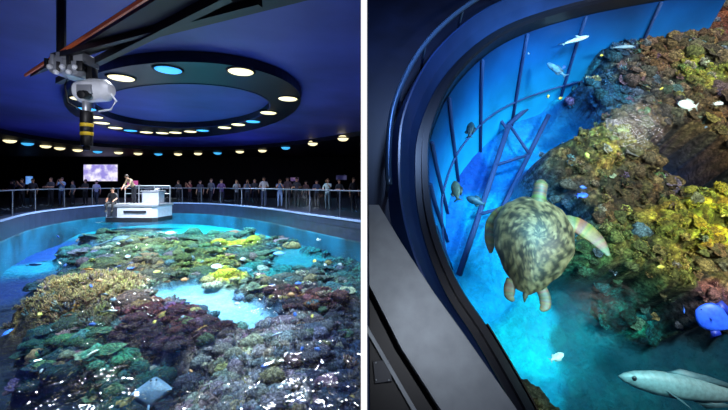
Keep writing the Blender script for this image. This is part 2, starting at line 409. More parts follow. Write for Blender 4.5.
for nm,L in(('ring_downlight',ring),('perimeter_downlight',outer)):
    mb=MB()
    for x,y,c in L:
        r=.36 if nm[0]=='r' else .38
        mb.ell((x,y,ZC-.02),(r,r,.06 if nm[0]=='r' else .2),c,nu=20,nv=6)
        mb.loft([(x,y,ZC-.03),(x,y,ZC+.05)],[r*1.12]*2,[r*1.12]*2,2,n=20)
    mb.build(nm,[M_CREAM,M_CYANL,M_BLACK],True)

# overhead gantry
ZG=EYE+1.5
mb=MB(); mb.prism([(-4.63,5.05),(-1.0,2.46),(-.2,2.3),(-.2,2.86),(-.44,2.95),(-2.97,4.1)],ZG,ZG+.1)
d=Vector((3.63,-2.59,0)).normalized(); ang=math.atan2(d.y,d.x)
mid=Vector((-2.81,3.75,0)); mb.box((mid.x-.03,mid.y-.04,ZG+.01),(4.5,.02,.035),1,ang)
mb.box((mid.x+.15,mid.y+.2,ZG-.04),(4.0,.07,.08),2,ang)
mb.box((-2.2,3.55,ZG-.03),(3.0,.05,.06),2,math.atan2(-1.15,2.53))
mb.tube((-3.7,4.45,ZG+.1),(-3.7,4.45,5.14),.05,mat=0); mb.tube((-1.4,3.0,ZG+.1),(-1.4,3.0,5.14),.05,mat=0)
mb.build('overhead_gantry',[M_BLACK,M_ORANGE,M_DARK],False)

mb=MB(); Yp=4.2
mb.box((-3.3,Yp,3.08),(.3,.26,.12),1)
mb.tube((-3.42,Yp-.16,2.98),(-3.42,Yp+.16,2.98),.1,mat=1,n=16); mb.tube((-3.25,Yp-.14,2.95),(-3.25,Yp+.14,2.95),.07,mat=1,n=14)
for k in range(7): mb.box((-3.52+.06*k,Yp-.15,3.0+.05*math.sin(k*2)),(.035,.06,.11),1 if k%2 else 2,.3*k)
for k in range(5): mb.ell((-3.48+.07*k,Yp-.17,2.93+.03*math.cos(k*3)),(.03,.03,.03),0,nu=10,nv=6)
mb.box((-3.14,Yp,2.9),(.07,.1,.2),2)
mb.loft([(-3.32,Yp,2.72),(-3.28,Yp,2.72),(-3.12,Yp,2.74),(-2.97,Yp,2.74),(-2.91,Yp,2.74)],[.07,.12,.14,.13,.07],[.07,.12,.135,.125,.07],0,n=16,up=(0,0,1))
mb.box((-3.12,Yp-.13,2.72),(.16,.05,.1),1)
mb.tube((-3.1,Yp-.12,2.66),(-3.1,Yp-.22,2.64),.05,.045,mat=2,n=14)
mb.loft([(-2.93,Yp,2.72),(-2.86,Yp,2.62),(-2.92,Yp,2.52),(-3.06,Yp,2.5)],[.012]*4,[.012]*4,0,n=8)
mb.tube((-3.2,Yp,2.62),(-3.2,Yp,2.5),.045,mat=1,n=12)
for k,(z0,z1,m,r) in enumerate([(2.5,2.36,2,.065),(2.36,2.32,3,.068),(2.32,2.26,2,.066),(2.26,2.22,3,.066),(2.22,2.1,2,.06),(2.1,2.05,2,.035)]):
    mb.tube((-3.2,Yp,z0),(-3.2,Yp,z1),r,r*.97,mat=m,n=14)
mb.loft([(-3.24,Yp,2.5),(-3.42,Yp,2.6),(-3.45,Yp,2.8),(-3.4,Yp,2.95)],[.01]*4,[.01]*4,2,n=6)
mb.build('ceiling_camera_hoist',[M_WHITE,M_GREY,M_BLACK,M_YEL],True,bevel=.008)

# ================================================================ LEFT TANK
rim=cr([(-6.5,4.5),(-9.5,8.5),(-11.9,11.9),(-14.3,16.1),(-15.2,20.6),(-14,23),(-12,23.8),(-9,22.4),(-5.3,18.7),(-2.4,14.9),(-.04,11.7)],8)
mb=MB(); mb.sweep(rim,[(0,-.2),(0,.3),(0,.48),(.03,.5),(.4,.5),(.4,.15)],0,xmax=-.03); mb.sweep(rim,[(0,-2.6),(0,-.2)],1,xmax=-.03); mb.build('tank_curb',[M_CURB,M_POOLW],False)
mb=MB(); mb.sweep(rim,[(.005,.44),(-.03,.44),(-.03,.5),(.04,.505)],0,xmax=-.03); mb.build('trim_3',[mat('curb_edge',(110,135,180),.3)],False)
mb=MB(); vs=[];fs=[]
for p in rim:
    k=41.9/p.y; q=(max(p.x*k,-47.9),41.9)
    if abs(p.x/p.y)>1.14: q=(-47.9,min(41.9,47.9/abs(p.x/p.y)))
    vs+=[(p.x-.05,p.y+.05,.2),(q[0],q[1],.2)]
for i in range(len(rim)-1): fs.append((2*i,2*i+1,2*i+3,2*i+2))
mb.add(vs,fs); mb.build('floor',[M_FLOOR],False)
mb=MB(); mb.sweep(rim,[(.2,.5),(.2,1.4)],0,xmax=-.03)
rr=[]
for i,p in enumerate(rim):
    t=(rim[min(i+1,len(rim)-1)]-rim[max(i-1,0)]).normalized(); x=min(p.x-t.y*.2,-.05); y=p.y+t.x*.2
    rr.append((x,y,1.45))
    if i%4==0: mb.box((x,y,.97),(.035,.035,.95),1)
mb.loft(rr,[.026]*len(rr),[.026]*len(rr),1,n=8)
mb.build('glass_railing',[M_GLASS,M_RAIL],False)
mb=MB()
pl=[(p.x,p.y) for p in rim]+[(-.02,1.2),(-5.5,1.2)]
mb.add([(x,y,-.25) for x,y in pl],[tuple(range(len(pl)))])
mb.build('tank_water',[watermat('water_l',(.76,.94,1),.17,3.2,.4)],False)

ZL=[]
def zl(b,Y,r,c,h,k='b'): ZL.append((b*Y,Y,r,c,h,k))
for a in [(-.8,23,3.5,(18,120,140),-1.1,'w'),(-.6,22,2.5,(30,150,165),-.9,'w'),(-.45,22,3,(35,160,175),-.9,'w'),(-.25,19,2,(20,140,155),-.9,'w'),(-.03,16,2.2,(12,115,145),-.9,'w'),(-.1,14,1,(30,115,120),-.9,'g'),
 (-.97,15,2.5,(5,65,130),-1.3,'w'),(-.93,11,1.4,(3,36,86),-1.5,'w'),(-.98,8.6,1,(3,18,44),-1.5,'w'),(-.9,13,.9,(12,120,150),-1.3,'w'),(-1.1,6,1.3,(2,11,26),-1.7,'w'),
 (-.67,18,1.6,(60,85,70),-.8,'g'),(-.6,15,1.4,(98,105,62),-.75,'b'),(-.5,17,1.4,(55,92,80),-.8,'g'),(-.35,18,1.2,(60,95,80),-.8,'g'),(-.22,16,1.1,(60,86,75),-.8,'b'),(-.75,14,1.2,(45,84,76),-1,'g'),(-.82,11,.9,(38,66,58),-1,'g'),(-.72,11.5,1,(76,78,52),-.8,'b'),
 (-.55,13.2,.6,(35,130,150),-1.2,'w'),(-.68,9.9,.35,(40,120,135),-1.1,'w'),(-.33,11.9,.4,(55,140,160),-1.2,'w'),(-.12,9.0,.35,(45,115,135),-1.1,'w'),
 (-.34,15.6,.9,(158,162,52),-.8,'g'),(-.42,14,1,(70,100,75),-.9,'g'),(-.3,13,1.2,(60,90,75),-.9,'b'),(-.2,13,1.1,(28,105,120),-1.1,'w'),
 (-.5,12,1.1,(84,92,52),-.8,'b'),(-.4,11.5,.9,(108,110,54),-.8,'y'),(-.6,11,.9,(94,76,54),-.8,'m'),(-.37,9.6,.36,(205,190,65),-.7,'g'),(-.27,10.6,.8,(30,112,115),-1,'g'),(-.17,10,.9,(74,80,76),-.9,'b'),(-.06,11,.9,(42,86,92),-.9,'b'),(-.55,9.6,.6,(70,70,50),-.8,'m'),(-.45,10.2,.6,(64,82,58),-.85,'b'),
 (-.52,9.0,.44,(118,165,188),-1.0,'s'),(-.46,8.4,.56,(140,182,205),-1.0,'s'),(-.41,7.8,.58,(145,186,208),-1.0,'s'),(-.35,7.3,.54,(136,174,198),-1.0,'s'),(-.29,6.9,.48,(122,158,184),-1.0,'s'),(-.24,6.5,.4,(105,140,172),-1.0,'s'),
 (-.82,8.6,.6,(165,132,82),-.72,'t'),(-.73,9,.6,(155,126,78),-.72,'t'),(-.68,7.9,.6,(172,138,90),-.68,'t'),(-.78,7.4,.55,(136,106,64),-.75,'t'),(-.87,7.8,.5,(110,88,54),-.85,'t'),(-.65,8.8,.5,(145,112,76),-.72,'t'),(-.72,6.8,.4,(90,76,48),-.9,'t'),
 (-.6,7.5,.4,(125,88,78),-.7,'m'),(-.55,6.7,.48,(86,38,42),-.6,'m'),(-.5,6.1,.5,(70,31,36),-.58,'m'),(-.45,5.6,.36,(64,33,40),-.65,'m'),(-.58,5.9,.36,(50,27,36),-.75,'m'),(-.22,7.7,.5,(80,47,49),-.65,'m'),(-.13,7.2,.45,(90,53,53),-.6,'m'),(-.17,6.7,.35,(70,43,47),-.62,'m'),(-.25,8.6,.5,(70,67,58),-.8,'b'),
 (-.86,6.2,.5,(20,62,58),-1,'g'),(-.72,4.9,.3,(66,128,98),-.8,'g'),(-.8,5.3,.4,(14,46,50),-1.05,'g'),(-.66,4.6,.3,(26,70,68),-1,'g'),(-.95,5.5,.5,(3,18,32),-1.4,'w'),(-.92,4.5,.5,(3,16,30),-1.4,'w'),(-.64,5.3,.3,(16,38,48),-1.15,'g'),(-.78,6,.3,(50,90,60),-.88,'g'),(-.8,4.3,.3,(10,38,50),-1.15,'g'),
 (-.55,4.4,.35,(24,34,50),-1.15,'g'),(-.45,4.6,.35,(62,58,68),-.85,'r'),(-.4,5.0,.35,(136,122,118),-.72,'r'),(-.3,5.1,.42,(182,174,174),-.65,'r'),(-.26,4.4,.4,(136,130,145),-.78,'r'),(-.36,4.3,.32,(156,146,150),-.78,'r'),(-.16,5.3,.38,(108,98,116),-.72,'r'),(-.1,4.5,.4,(58,64,88),-.88,'r'),(-.19,6,.36,(122,109,118),-.7,'r'),(-.3,5.9,.3,(112,97,103),-.75,'r'),(-.36,6.1,.3,(106,83,85),-.78,'r'),(-.05,5.4,.4,(46,57,86),-.85,'r'),(-.02,4.3,.4,(30,42,70),-.9,'b'),(-.05,8.2,.6,(52,83,87),-.85,'b'),(-.04,6.6,.4,(58,60,74),-.8,'m')]: zl(*a)  # pale 'r' zones put white ripple glints into the reef colour
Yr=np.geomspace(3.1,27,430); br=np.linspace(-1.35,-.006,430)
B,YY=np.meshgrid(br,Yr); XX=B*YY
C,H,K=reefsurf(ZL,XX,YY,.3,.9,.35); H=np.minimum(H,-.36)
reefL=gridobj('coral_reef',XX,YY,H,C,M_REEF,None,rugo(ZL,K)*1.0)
pts=[];sz=[]
for i in range(2600):
    s=random.uniform(42,235); Y=910/s; pts.append((random.uniform(-1.02,-.04)*Y,Y)); sz.append(.042*Y**.72*random.uniform(.4,1.2))
for i in range(300):
    Y=random.uniform(6.4,9.6); pts.append((random.uniform(-.9,-.63)*Y,Y)); sz.append(random.uniform(.18,.32))
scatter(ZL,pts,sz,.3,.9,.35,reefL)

def stingray(loc,rz,rx,sc,colr):
    mb=MB(); c=lin(colr); vs=[]
    outl=[(0,.26),(.07,.22),(.3,.0),(.22,-.1),(.09,-.2),(.03,-.24),(-.03,-.24),(-.09,-.2),(-.22,-.1),(-.3,0),(-.07,.22)]
    ol=[(p.x,p.y) for p in cr([(a,b,0) for a,b in outl+[outl[0]]],4)[:-1]]; k=len(ol)
    for r,z in((1,0),(.7,.03),(.35,.055),(.05,.06)):
        vs+=[(p[0]*r,p[1]*r,z+(.03*abs(p[0])/.3 if r==1 else 0)) for p in ol]
    fs=[(j*k+i,j*k+(i+1)%k,(j+1)*k+(i+1)%k,(j+1)*k+i) for j in range(3) for i in range(k)]+[tuple(3*k+i for i in range(k))]+[tuple(range(k))[::-1]]
    mb.add(vs,fs,0,c); mb.loft([(0,-.22,.03),(.02,-.45,.02),(.06,-.75,.02)],[.02,.01,.003],[.02,.01,.003],0,c,6)
    mb.ell((.04,.17,.06),(.015,.02,.015),0,(.01,.01,.01),8,5); mb.ell((-.04,.17,.06),(.015,.02,.015),0,(.01,.01,.01),8,5)
    mb.build('stingray',[M_ATTR],True,Matrix.Translation(loc)@Matrix.Rotation(rz,4,'Z')@Matrix.Rotation(rx,4,'X')@Matrix.Scale(sc,4))
stingray((-2.3,3.95,-.6),.3,.6,.66,(84,112,140))
stingray((-9.5,14.2,-.45),-.6,.2,1.5,(60,90,110))
FL=[((-4.05,5.8,-.36),.22,.1,.03,(235,240,235),.3),((-14.2,20.0,-.45),.9,.3,.1,(220,225,235),0),((-2.0,7.2,-.36),.24,.11,.03,(240,230,120),1),((-5.2,5.3,-.5),.22,.12,.03,(60,120,230),2.2),((-8.7,9.6,-.45),.34,.16,.05,(70,130,220),.5),((-3.8,9.4,-.45),.36,.16,.05,(240,240,240),2.8),((-6.6,8.7,-.36),.28,.13,.04,(240,150,60),0),((-1.2,5.0,-.4),.2,.1,.03,(200,210,240),.8),((-4.4,12.5,-.45),.45,.19,.06,(235,235,240),.2),((-8.5,16,-.45),.55,.22,.07,(200,210,230),3.0),((-3.4,4.55,-.45),.18,.09,.03,(230,235,225),1.4),((-2.6,11.2,-.45),.38,.17,.06,(90,150,230),3.3)]
for loc,L,h,t,c,hd in FL: fish('reef_fish',loc,L,h,t,c,hd,1.1)
FC=[(215,190,80),(60,105,205),(200,205,215),(200,135,80),(50,90,170),(120,130,140)]
sch=[]
for i in range(45):
    Y=910/random.uniform(60,230); sch.append(((random.uniform(-.9,-.06)*Y,Y,-.38),.026*Y**.9,random.choice(FC)))
school('fish_school',sch)

# ================================================================ PEOPLE
def person(name,loc,rz,sc,pose,shirt,pants,hair=(25,18,14),skin=(190,140,115)):
    J={'pel':(0,0,.95,.125),'sp':(0,0,1.13,.115),'ch':(0,0,1.33,.14),'nk':(0,-.005,1.48,.055),'jaw':(0,-.02,1.555,.07),'hd':(0,-.008,1.63,.085),'top':(0,0,1.7,.06)}
    for s,k in((1,'R'),(-1,'L')):
        J.update({'sh'+k:(.165*s,0,1.4,.062),'el'+k:(.23*s,.03,1.14,.045),'wr'+k:(.24*s,-.06,.91,.03),'hp'+k:(.09*s,0,.88,.095),'kn'+k:(.1*s,-.02,.49,.065),'an'+k:(.1*s,.02,.09,.042),'to'+k:(.115*s,-.14,.04,.036)})
    hd={'R':Vector((0,-.25,-1)),'L':Vector((0,-.25,-1))}
    def lean(k,s): J['el'+k]=(.25*s,-.08,1.16,.045); J['wr'+k]=(.15*s,-.3,1.17,.03); hd[k]=Vector((-.3*s,-1,-.1))
    def phone(k,s): J['el'+k]=(.2*s,-.18,1.22,.045); J['wr'+k]=(.07*s,-.32,1.44,.03); hd[k]=Vector((-.2*s,-.3,1))
    if pose=='lean': lean('R',1);lean('L',-1)
    if pose=='phone': phone('R',1);phone('L',-1)
    if pose=='mix': phone('R',1);lean('L',-1)
    if pose=='walk':
        J['knR']=(.1,-.16,.5,.065);J['anR']=(.1,-.2,.09,.042);J['toR']=(.11,-.36,.05,.036);J['knL']=(-.1,.05,.48,.065);J['anL']=(-.1,.26,.14,.042);J['toL']=(-.11,.14,.04,.036)
    if pose=='sit':
        for s,k in((1,'R'),(-1,'L')):
            J['hp'+k]=(.1*s,-.06,.9,.095);J['kn'+k]=(.14*s,-.46,.92,.066);J['an'+k]=(.14*s,-.5,.5,.042);J['to'+k]=(.15*s,-.64,.45,.036)
            J['el'+k]=(.24*s,-.14,1.16,.045);J['wr'+k]=(.16*s,-.38,1.03,.03); hd[k]=Vector((0,-1,-.3))
        for k in('ch','nk','jaw','hd','top','shR','shL'): x,y,z,r=J[k]; J[k]=(x,y-.12*(z-.9)/.7,z-.02,r)
    if pose=='bend':
        for k in('sp','ch','nk','jaw','hd','top','shR','shL'):
            x,y,z,r=J[k]; q=z-.95; J[k]=(x,y-q*.62,.95+q*.78,r)
        for s,k in((1,'R'),(-1,'L')): J['el'+k]=(.22*s,-.38,1.05,.045);J['wr'+k]=(.14*s,-.55,.88,.03); hd[k]=Vector((0,-.5,-1))
    keys=list(J); idx={k:i for i,k in enumerate(keys)}
    E=[('pel','sp','s'),('sp','ch','s'),('ch','nk','s'),('nk','jaw','k'),('jaw','hd','k'),('hd','top','k')]
    for k in'RL': E+=[('ch','sh'+k,'s'),('sh'+k,'el'+k,'s'),('el'+k,'wr'+k,'k'),('pel','hp'+k,'p'),('hp'+k,'kn'+k,'p'),('kn'+k,'an'+k,'p'),('an'+k,'to'+k,'o')]
    me=bpy.data.meshes.new('t'); me.from_pydata([J[k][:3] for k in keys],[(idx[a],idx[b]) for a,b,_ in E],[])
    ob=bpy.data.objects.new('t',me); scene.collection.objects.link(ob)
    ob.modifiers.new('s','SKIN')
    for i,k in enumerate(keys):
        sv=me.skin_vertices[0].data[i]; r=J[k][3]; sv.radius=(r,r*(.75 if k in('pel','sp','ch') else 1)); sv.use_root=(i==0)
    ss=ob.modifiers.new('ss','SUBSURF'); ss.levels=1; ss.render_levels=1
    dg=bpy.context.evaluated_depsgraph_get(); ev=ob.evaluated_get(dg); m2=ev.to_mesh()
    V=[v.co.copy() for v in m2.vertices]; F=[tuple(p.vertices) for p in m2.polygons]; ev.to_mesh_clear()
    bpy.data.objects.remove(ob); bpy.data.meshes.remove(me)
    mi={'k':0,'s':1,'p':2,'o':3}; mb=MB(); mb.v=[tuple(v) for v in V]; mb.c=[(1,1,1)]*len(V)
    for f in F:
        c=sum((V[i] for i in f),Vector())/len(f); bd=9;lab='s'
        for a,b,l in E:
            A=Vector(J[a][:3]);Bv=Vector(J[b][:3]); t=max(0,min(1,(c-A).dot(Bv-A)/((Bv-A).length_squared))); dd=(c-A-(Bv-A)*t).length-.6*(J[a][3]*(1-t)+J[b][3]*t)
            if dd<bd: bd=dd;lab=l
        mb.f.append(f); mb.m.append(mi[lab])
    hx,hy,hz,_=J['hd']
    mb.ell((hx,hy+.022,hz+.022),(.088,.092,.094),4,nu=14,nv=8)
    if random.random()<.45: mb.loft([(hx,hy+.07,hz),(hx,hy+.09,hz-.12),(hx,hy+.08,hz-.22)],[.075,.075,.04],[.03,.035,.02],4,n=10)
    mb.ell((hx,hy-.092,hz-.02),(.013,.02,.02),0,nu=8,nv=5)
    for s in(-1,1):
        mb.ell((hx+s*.032,hy-.078,hz+.008),(.012,.008,.007),4,nu=8,nv=5); mb.ell((hx+s*.086,hy,hz-.015),(.012,.02,.03),0,nu=8,nv=5)
    mb.ell((hx,hy-.083,hz-.055),(.024,.006,.006),5,nu=8,nv=4)
    for s,k in((1,'R'),(-1,'L')):
        wv=Vector(J['wr'+k][:3]); d=hd[k].normalized(); side=d.cross(Vector((1,0,0)) if abs(d.x)<.8 else Vector((0,0,1))).normalized()
        mb.loft([wv-d*.02,wv+d*.04,wv+d*.085],[.026,.04,.036],[.02,.017,.014],0,n=8,up=side.cross(d))
        for q,l in((-.03,.058),(-.01,.07),(.01,.065),(.028,.05)):
            a=wv+d*.08+side*q; mb.loft([a,a+d*l*.55,a+d*l+side.cross(d)*.015],[.009,.008,.006],[.009,.008,.006],0,n=5)
        a=wv+d*.02+side*.03; mb.loft([a,a+side*.03+d*.02,a+side*.035+d*.05],[.011,.01,.007],[.011,.01,.007],0,n=5)
    if pose in('phone','mix'): mb.box((0.0,-.38,1.56),(.08,.012,.15),4)
    ms=[mat(name+'_skin',skin,.6),mat(name+'_top',shirt,.8,noise=.15),mat(name+'_trousers',pants,.8,noise=.15),mat(name+'_shoes',(25,25,28),.6),mat(name+'_hair',hair,.7),mat(name+'_lips',(150,80,75),.6)]
    return mb.build(name,ms,True,Matrix.Translation(loc)@Matrix.Rotation(rz,4,'Z')@Matrix.Scale(sc,4))
VIS=[(-.967,21,'lean',(40,45,60),(20,22,35)),(-.94,23,'phone',(70,60,80),(30,30,40)),(-.91,24,'stand',(50,52,70),(22,22,30)),(-.86,24,'lean',(60,60,75),(30,30,40)),(-.83,24.5,'phone',(130,160,200),(40,50,80)),(-.8,25,'stand',(80,90,110),(25,25,35)),(-.765,26,'lean',(55,55,65),(20,20,30)),(-.735,25.5,'walk',(170,170,185),(50,55,75)),
 (-.51,26,'lean',(50,50,60),(20,20,28)),(-.478,26.5,'phone',(120,60,65),(30,30,45)),(-.45,25.5,'stand',(60,58,80),(20,20,30)),(-.42,26,'walk',(90,95,110),(40,40,55)),(-.392,25,'lean',(90,65,115),(25,25,40)),(-.35,24.5,'mix',(130,135,145),(30,35,50)),(-.32,25,'phone',(70,85,110),(40,40,50)),(-.3,25.4,'stand',(45,45,55),(20,20,30)),(-.275,24,'lean',(210,205,210),(50,60,90)),(-.231,23.5,'phone',(80,105,150),(100,120,160)),(-.21,24.2,'stand',(100,80,90),(40,40,60)),(-.185,23.5,'lean',(50,50,60),(20,20,28)),(-.16,24,'stand',(100,70,70),(25,25,35)),(-.13,23,'lean',(60,70,100),(30,30,40)),(-.1,21,'mix',(150,170,175),(60,80,90)),(-.068,21.5,'lean',(60,65,75),(20,25,35)),(-.028,20,'stand',(55,55,65),(20,20,30))]
for b,Y,p,s,t in VIS: person('visitor',(b*Y,Y,.2),random.uniform(-.5,.5),random.uniform(1.0,1.15),p,s,t,hair=random.choice([(20,15,12),(50,35,22),(90,65,40)]))

px,py=-12.5,20.3
mb=MB()
hull=[(px-1.4,py-.75),(px-1.25,py-.9),(px+1.2,py-.9),(px+1.4,py-.7),(px+1.4,py+.8),(px-1.4,py+.8)]
mb.prism(hull,-.35,-.1,2); mb.prism([(x*.985+px*.015,y*.985+py*.015) for x,y in hull],-.1,.5,0); mb.prism([(px+(x-px)*1.03,py+(y-py)*1.05) for x,y in hull],.5,.62,1)
mb.box((px+.7,py+.1,.95),(.9,.6,.66),0); mb.box((px+.7,py+.1,1.3),(1.05,.72,.06),1); mb.box((px+.5,py,1.4),(.3,.25,.14),3)
mb.ell((px+.95,py+.05,1.38),(.14,.14,.1),1,v0=-.5)
for x in(-1.3,-.5,.4,1.3): mb.tube((px+x,py+.72,.62),(px+x,py+.72,1.6),.03,mat=1)
mb.tube((px-1.3,py+.72,1.6),(px+1.3,py+.72,1.6),.03,mat=1); mb.tube((px-1.3,py+.72,1.15),(px+1.3,py+.72,1.15),.02,mat=1)
mb.box((px-.9,py-.93,.2),(.5,.05,.5),3); mb.box((px+.3,py-.925,.22),(1.2,.04,.12),2)
mb.build('feeding_platform',[mat('platform_white',(165,172,190),.5,noise=.1),M_GREY,M_DARK,mat('dark_bin',(40,45,60),.5)],False,bevel=.02)
person('diver',(px-1.05,py-.6,-.22),.2,1.0,'sit',(18,20,28),(18,20,28))
person('diver',(px-.2,py-.2,.62),-.4,1.0,'bend',(150,130,105),(25,28,40))

def scr(name,x,z,wd,ht,c1,c2,es):
    m=bpy.data.materials.new(name+'_img'); m.use_nodes=True; N=m.node_tree.nodes;L=m.node_tree.links; b=N['Principled BSDF']
    tc=N.new('ShaderNodeTexCoord'); nz=N.new('ShaderNodeTexNoise'); nz.inputs['Scale'].default_value=1.2; L.new(tc.outputs['Object'],nz.inputs['Vector'])
    r=N.new('ShaderNodeValToRGB'); r.color_ramp.elements[0].position=.4; r.color_ramp.elements[1].position=.6
    r.color_ramp.elements[0].color=(*lin(c1),1); r.color_ramp.elements[1].color=(*lin(c2),1); L.new(nz.outputs['Fac'],r.inputs[0])
    L.new(r.outputs[0],b.inputs['Emission Color']); b.inputs['Emission Strength'].default_value=es; b.inputs['Base Color'].default_value=(0,0,0,1)
    mb=MB(); mb.box((x,41.9,z),(wd,.1,ht),0); mb.box((x,41.93,z),(wd+.2,.12,ht+.2),1); mb.build(name,[m,M_BLACK],False)
scr('video_screen',-30.3,3.05,3.9,1.9,(150,140,220),(245,240,255),1.1)
scr('exhibit_sign',-26.6,1.9,1.2,.5,(220,60,160),(240,120,200),.7)
scr('exhibit_sign',-38.5,2.2,.8,.9,(60,120,230),(120,180,255),.8)
scr('exhibit_sign',-8,2.3,.9,.4,(90,70,160),(200,160,220),.3)
scr('exhibit_sign',-2.6,2.5,1.2,.5,(60,60,120),(120,120,180),.25)

def spot(name,loc,tgt,e,col,ang=110,r=.25,blend=1,M=None):
    l=bpy.data.lights.new(name,'SPOT'); l.energy=e; l.color=col; l.spot_size=math.radians(ang); l.spot_blend=blend; l.shadow_soft_size=r
    o=bpy.data.objects.new(name,l); scene.collection.objects.link(o)
    a=Vector(loc);b=Vector(tgt)
    if M is not None: a=M@a;b=M@b
    o.location=a; o.rotation_euler=(b-a).to_track_quat('-Z','Y').to_euler()
for x,y,e in((-3.4,6.5,2800),(-6.0,7.8,3000),(-1.3,9,2500),(-7.5,12,6500),(-3.5,13,5000),(-11,16.5,8500),(-6,19,8000),(-12.5,20.5,5000)):
    spot('tank_spotlight',(x,y,ZC-.15),(x,y,0),e,(.88,.95,1),120,.2)
spot('tank_spotlight',(-1.2,3.5,4.5),(-1.4,4.6,-.8),900,(.93,.93,1),95,.15)
for x,y,e in((-5,6,130),(-10,14,340),(-3,12,200),(-17,24,480),(-9,26,380),(-13,10,260)):
    spot('blue_ceiling_fill',(x,y,-.1 if y<23 else .4),(x,y,5),e,(.13,.19,1),165,.3)  # unseen low fill spots, added to tint the ceiling blue
for x,y in((-19,23),(-14,25),(-9,24.3),(-3.5,20)): spot('walkway_light',(x,y-1.6,4.6),(x,y+1.5,.8),420,(.65,.75,1),110,.1)
spot('rig_light',(-2.6,2.2,2.4),(-3.2,4.2,2.75),110,(.9,.92,1),40,.05)

# ================================================================ RIGHT TANK (raked gallery)
MR=Matrix(((1,0,0,1.83),(0,.5,-.8660254,3.64),(0,.8660254,.5,1.45),(0,0,0,1)))
SAT=1.08
rc=cr([(-.2,-2.6,0),(-.5,-1.95,0),(-.59,-1.69,0),(-.81,-1.2,0),(-1.02,-.8,0),(-1.16,-.27,0),(-1.18,.3,0),(-1.08,.95,0),(-.70,1.75,0),(0,2.5,0),(.94,3.0,0),(2.2,3.4,0),(3.8,3.75,0)],8)
XM=-1.79
def clampu(mb):
    mb.v=[(max(v[0],XM),v[1],v[2]) for v in mb.v]; return mb
mb=MB(); mb.sweep(rc,[(-.02,-.25),(-.02,.06),(0,.1),(.06,.1),(.06,.04),(.12,.04)],0); clampu(mb).build('tank_rim',[mat('rim_black',(14,20,34),.35)],False,MR)
mb=MB(); mb.sweep(rc[:26],[(-.035,-.02),(-.035,.075),(-.015,.1)],0); clampu(mb).build('trim_4',[mat('rim_brown',(60,42,32),.6,noise=.5,ns=12)],False,MR)
mb=MB(); mb.sweep(rc,[(.12,.02),(.2,.16),(.3,.3),(.32,.3),(.4,.06)],0); clampu(mb).build('guard_panel',[mat('guard_blue',(28,54,104),.3,noise=.35,ns=1.5)],False,MR)
mb=MB(); mb.sweep(rc,[(.4,.05),(2.4,.05)],0); clampu(mb).build('walkway_deck',[mat('deck_dark',(14,22,46),.5,noise=.3,ns=3)],False,MR)
mb=MB(); hr=[]
for i,p in enumerate(rc):
    t=(rc[min(i+1,len(rc)-1)]-rc[max(i-1,0)]).normalized(); hr.append((max(p.x-t.y*.42,XM+.03),p.y+t.x*.42,.42))
    if i%6==3 and i>40: mb.tube((hr[-1][0],hr[-1][1],.05),hr[-1],.018,mat=0)
hr=hr[44:]
mb.loft(hr,[.03]*len(hr),[.03]*len(hr),0,n=8); mb.build('handrail',[mat('rail_blue_metal',(80,115,155),.3,metal=.5)],True,MR)
mb=MB()
mb.prism([(XM,-.20),(-1.70,-.20),(-1.52,-.55),(-1.30,-.94),(-1.06,-1.32),(-.79,-1.76),(-.55,-2.2),(-1.08,-2.2),(-1.30,-1.76),(-1.56,-1.36),(XM,-.90)],.3,.4,0)
mb.prism([(XM,-.98),(-1.6,-1.36),(-1.34,-1.76),(-1.12,-2.2),(XM,-2.2)],.2,.33,1)
mb.box((-1.56,-1.62,.345),(.03,1.1,.03),0,.55)
mb.box((-1.7,-1.5,.345),(.12,.14,.02),2,.1)
for dx,dy in((-.045,-.055),(.045,-.055),(-.045,.055),(.045,.055)): mb.tube((-1.7+dx,-1.5+dy,.35),(-1.7+dx,-1.5+dy,.362),.007,mat=0,n=8)
mb.build('steel_counter',[mat('counter_steel',(140,148,155),.5,metal=.25,noise=.15,ns=6),M_BLACK,mat('plate_grey',(55,60,70),.5)],False,MR,bevel=.01)

M_WIN=mat('tank_window',useattr=True,noise=.3,ns=1.2,rough=.4)
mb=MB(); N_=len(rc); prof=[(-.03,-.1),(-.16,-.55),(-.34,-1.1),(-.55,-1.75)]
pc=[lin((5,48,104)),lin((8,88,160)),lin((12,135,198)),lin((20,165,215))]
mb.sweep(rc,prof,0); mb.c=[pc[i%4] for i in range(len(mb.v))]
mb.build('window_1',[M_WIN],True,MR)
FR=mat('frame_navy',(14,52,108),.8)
fe=bpy.data.objects.new('window_frame_and_reflections',None); scene.collection.objects.link(fe); fe.matrix_world=MR
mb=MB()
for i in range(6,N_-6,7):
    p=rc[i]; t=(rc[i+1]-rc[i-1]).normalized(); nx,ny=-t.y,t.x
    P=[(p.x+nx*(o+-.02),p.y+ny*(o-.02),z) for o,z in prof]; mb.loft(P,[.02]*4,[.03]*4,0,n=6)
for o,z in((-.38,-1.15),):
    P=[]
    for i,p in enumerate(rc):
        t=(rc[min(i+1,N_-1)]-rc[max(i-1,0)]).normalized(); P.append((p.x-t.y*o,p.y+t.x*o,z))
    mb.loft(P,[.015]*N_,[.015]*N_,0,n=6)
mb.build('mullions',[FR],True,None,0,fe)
mb=MB()  # dark reflections of the window frame, modelled as solid bars
def reflection_bar(r,a,b):
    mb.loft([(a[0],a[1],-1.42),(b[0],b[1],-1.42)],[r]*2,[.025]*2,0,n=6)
reflection_bar(.04,(-.6,-.3),(.55,2.2)); reflection_bar(.04,(.55,2.2),(1.5,3.1)); reflection_bar(.03,(.5,2.1),(.15,3.0)); reflection_bar(.035,(-.15,.2),(1.25,2.4)); reflection_bar(.025,(.18,1.4),(.75,1.6)); reflection_bar(.025,(-.2,.57),(.15,.67)); reflection_bar(.03,(-.75,.9),(.1,2.6)); reflection_bar(.025,(.75,1.6),(.55,2.2))
mb.build('frame_reflections',[FR],True,None,0,fe)

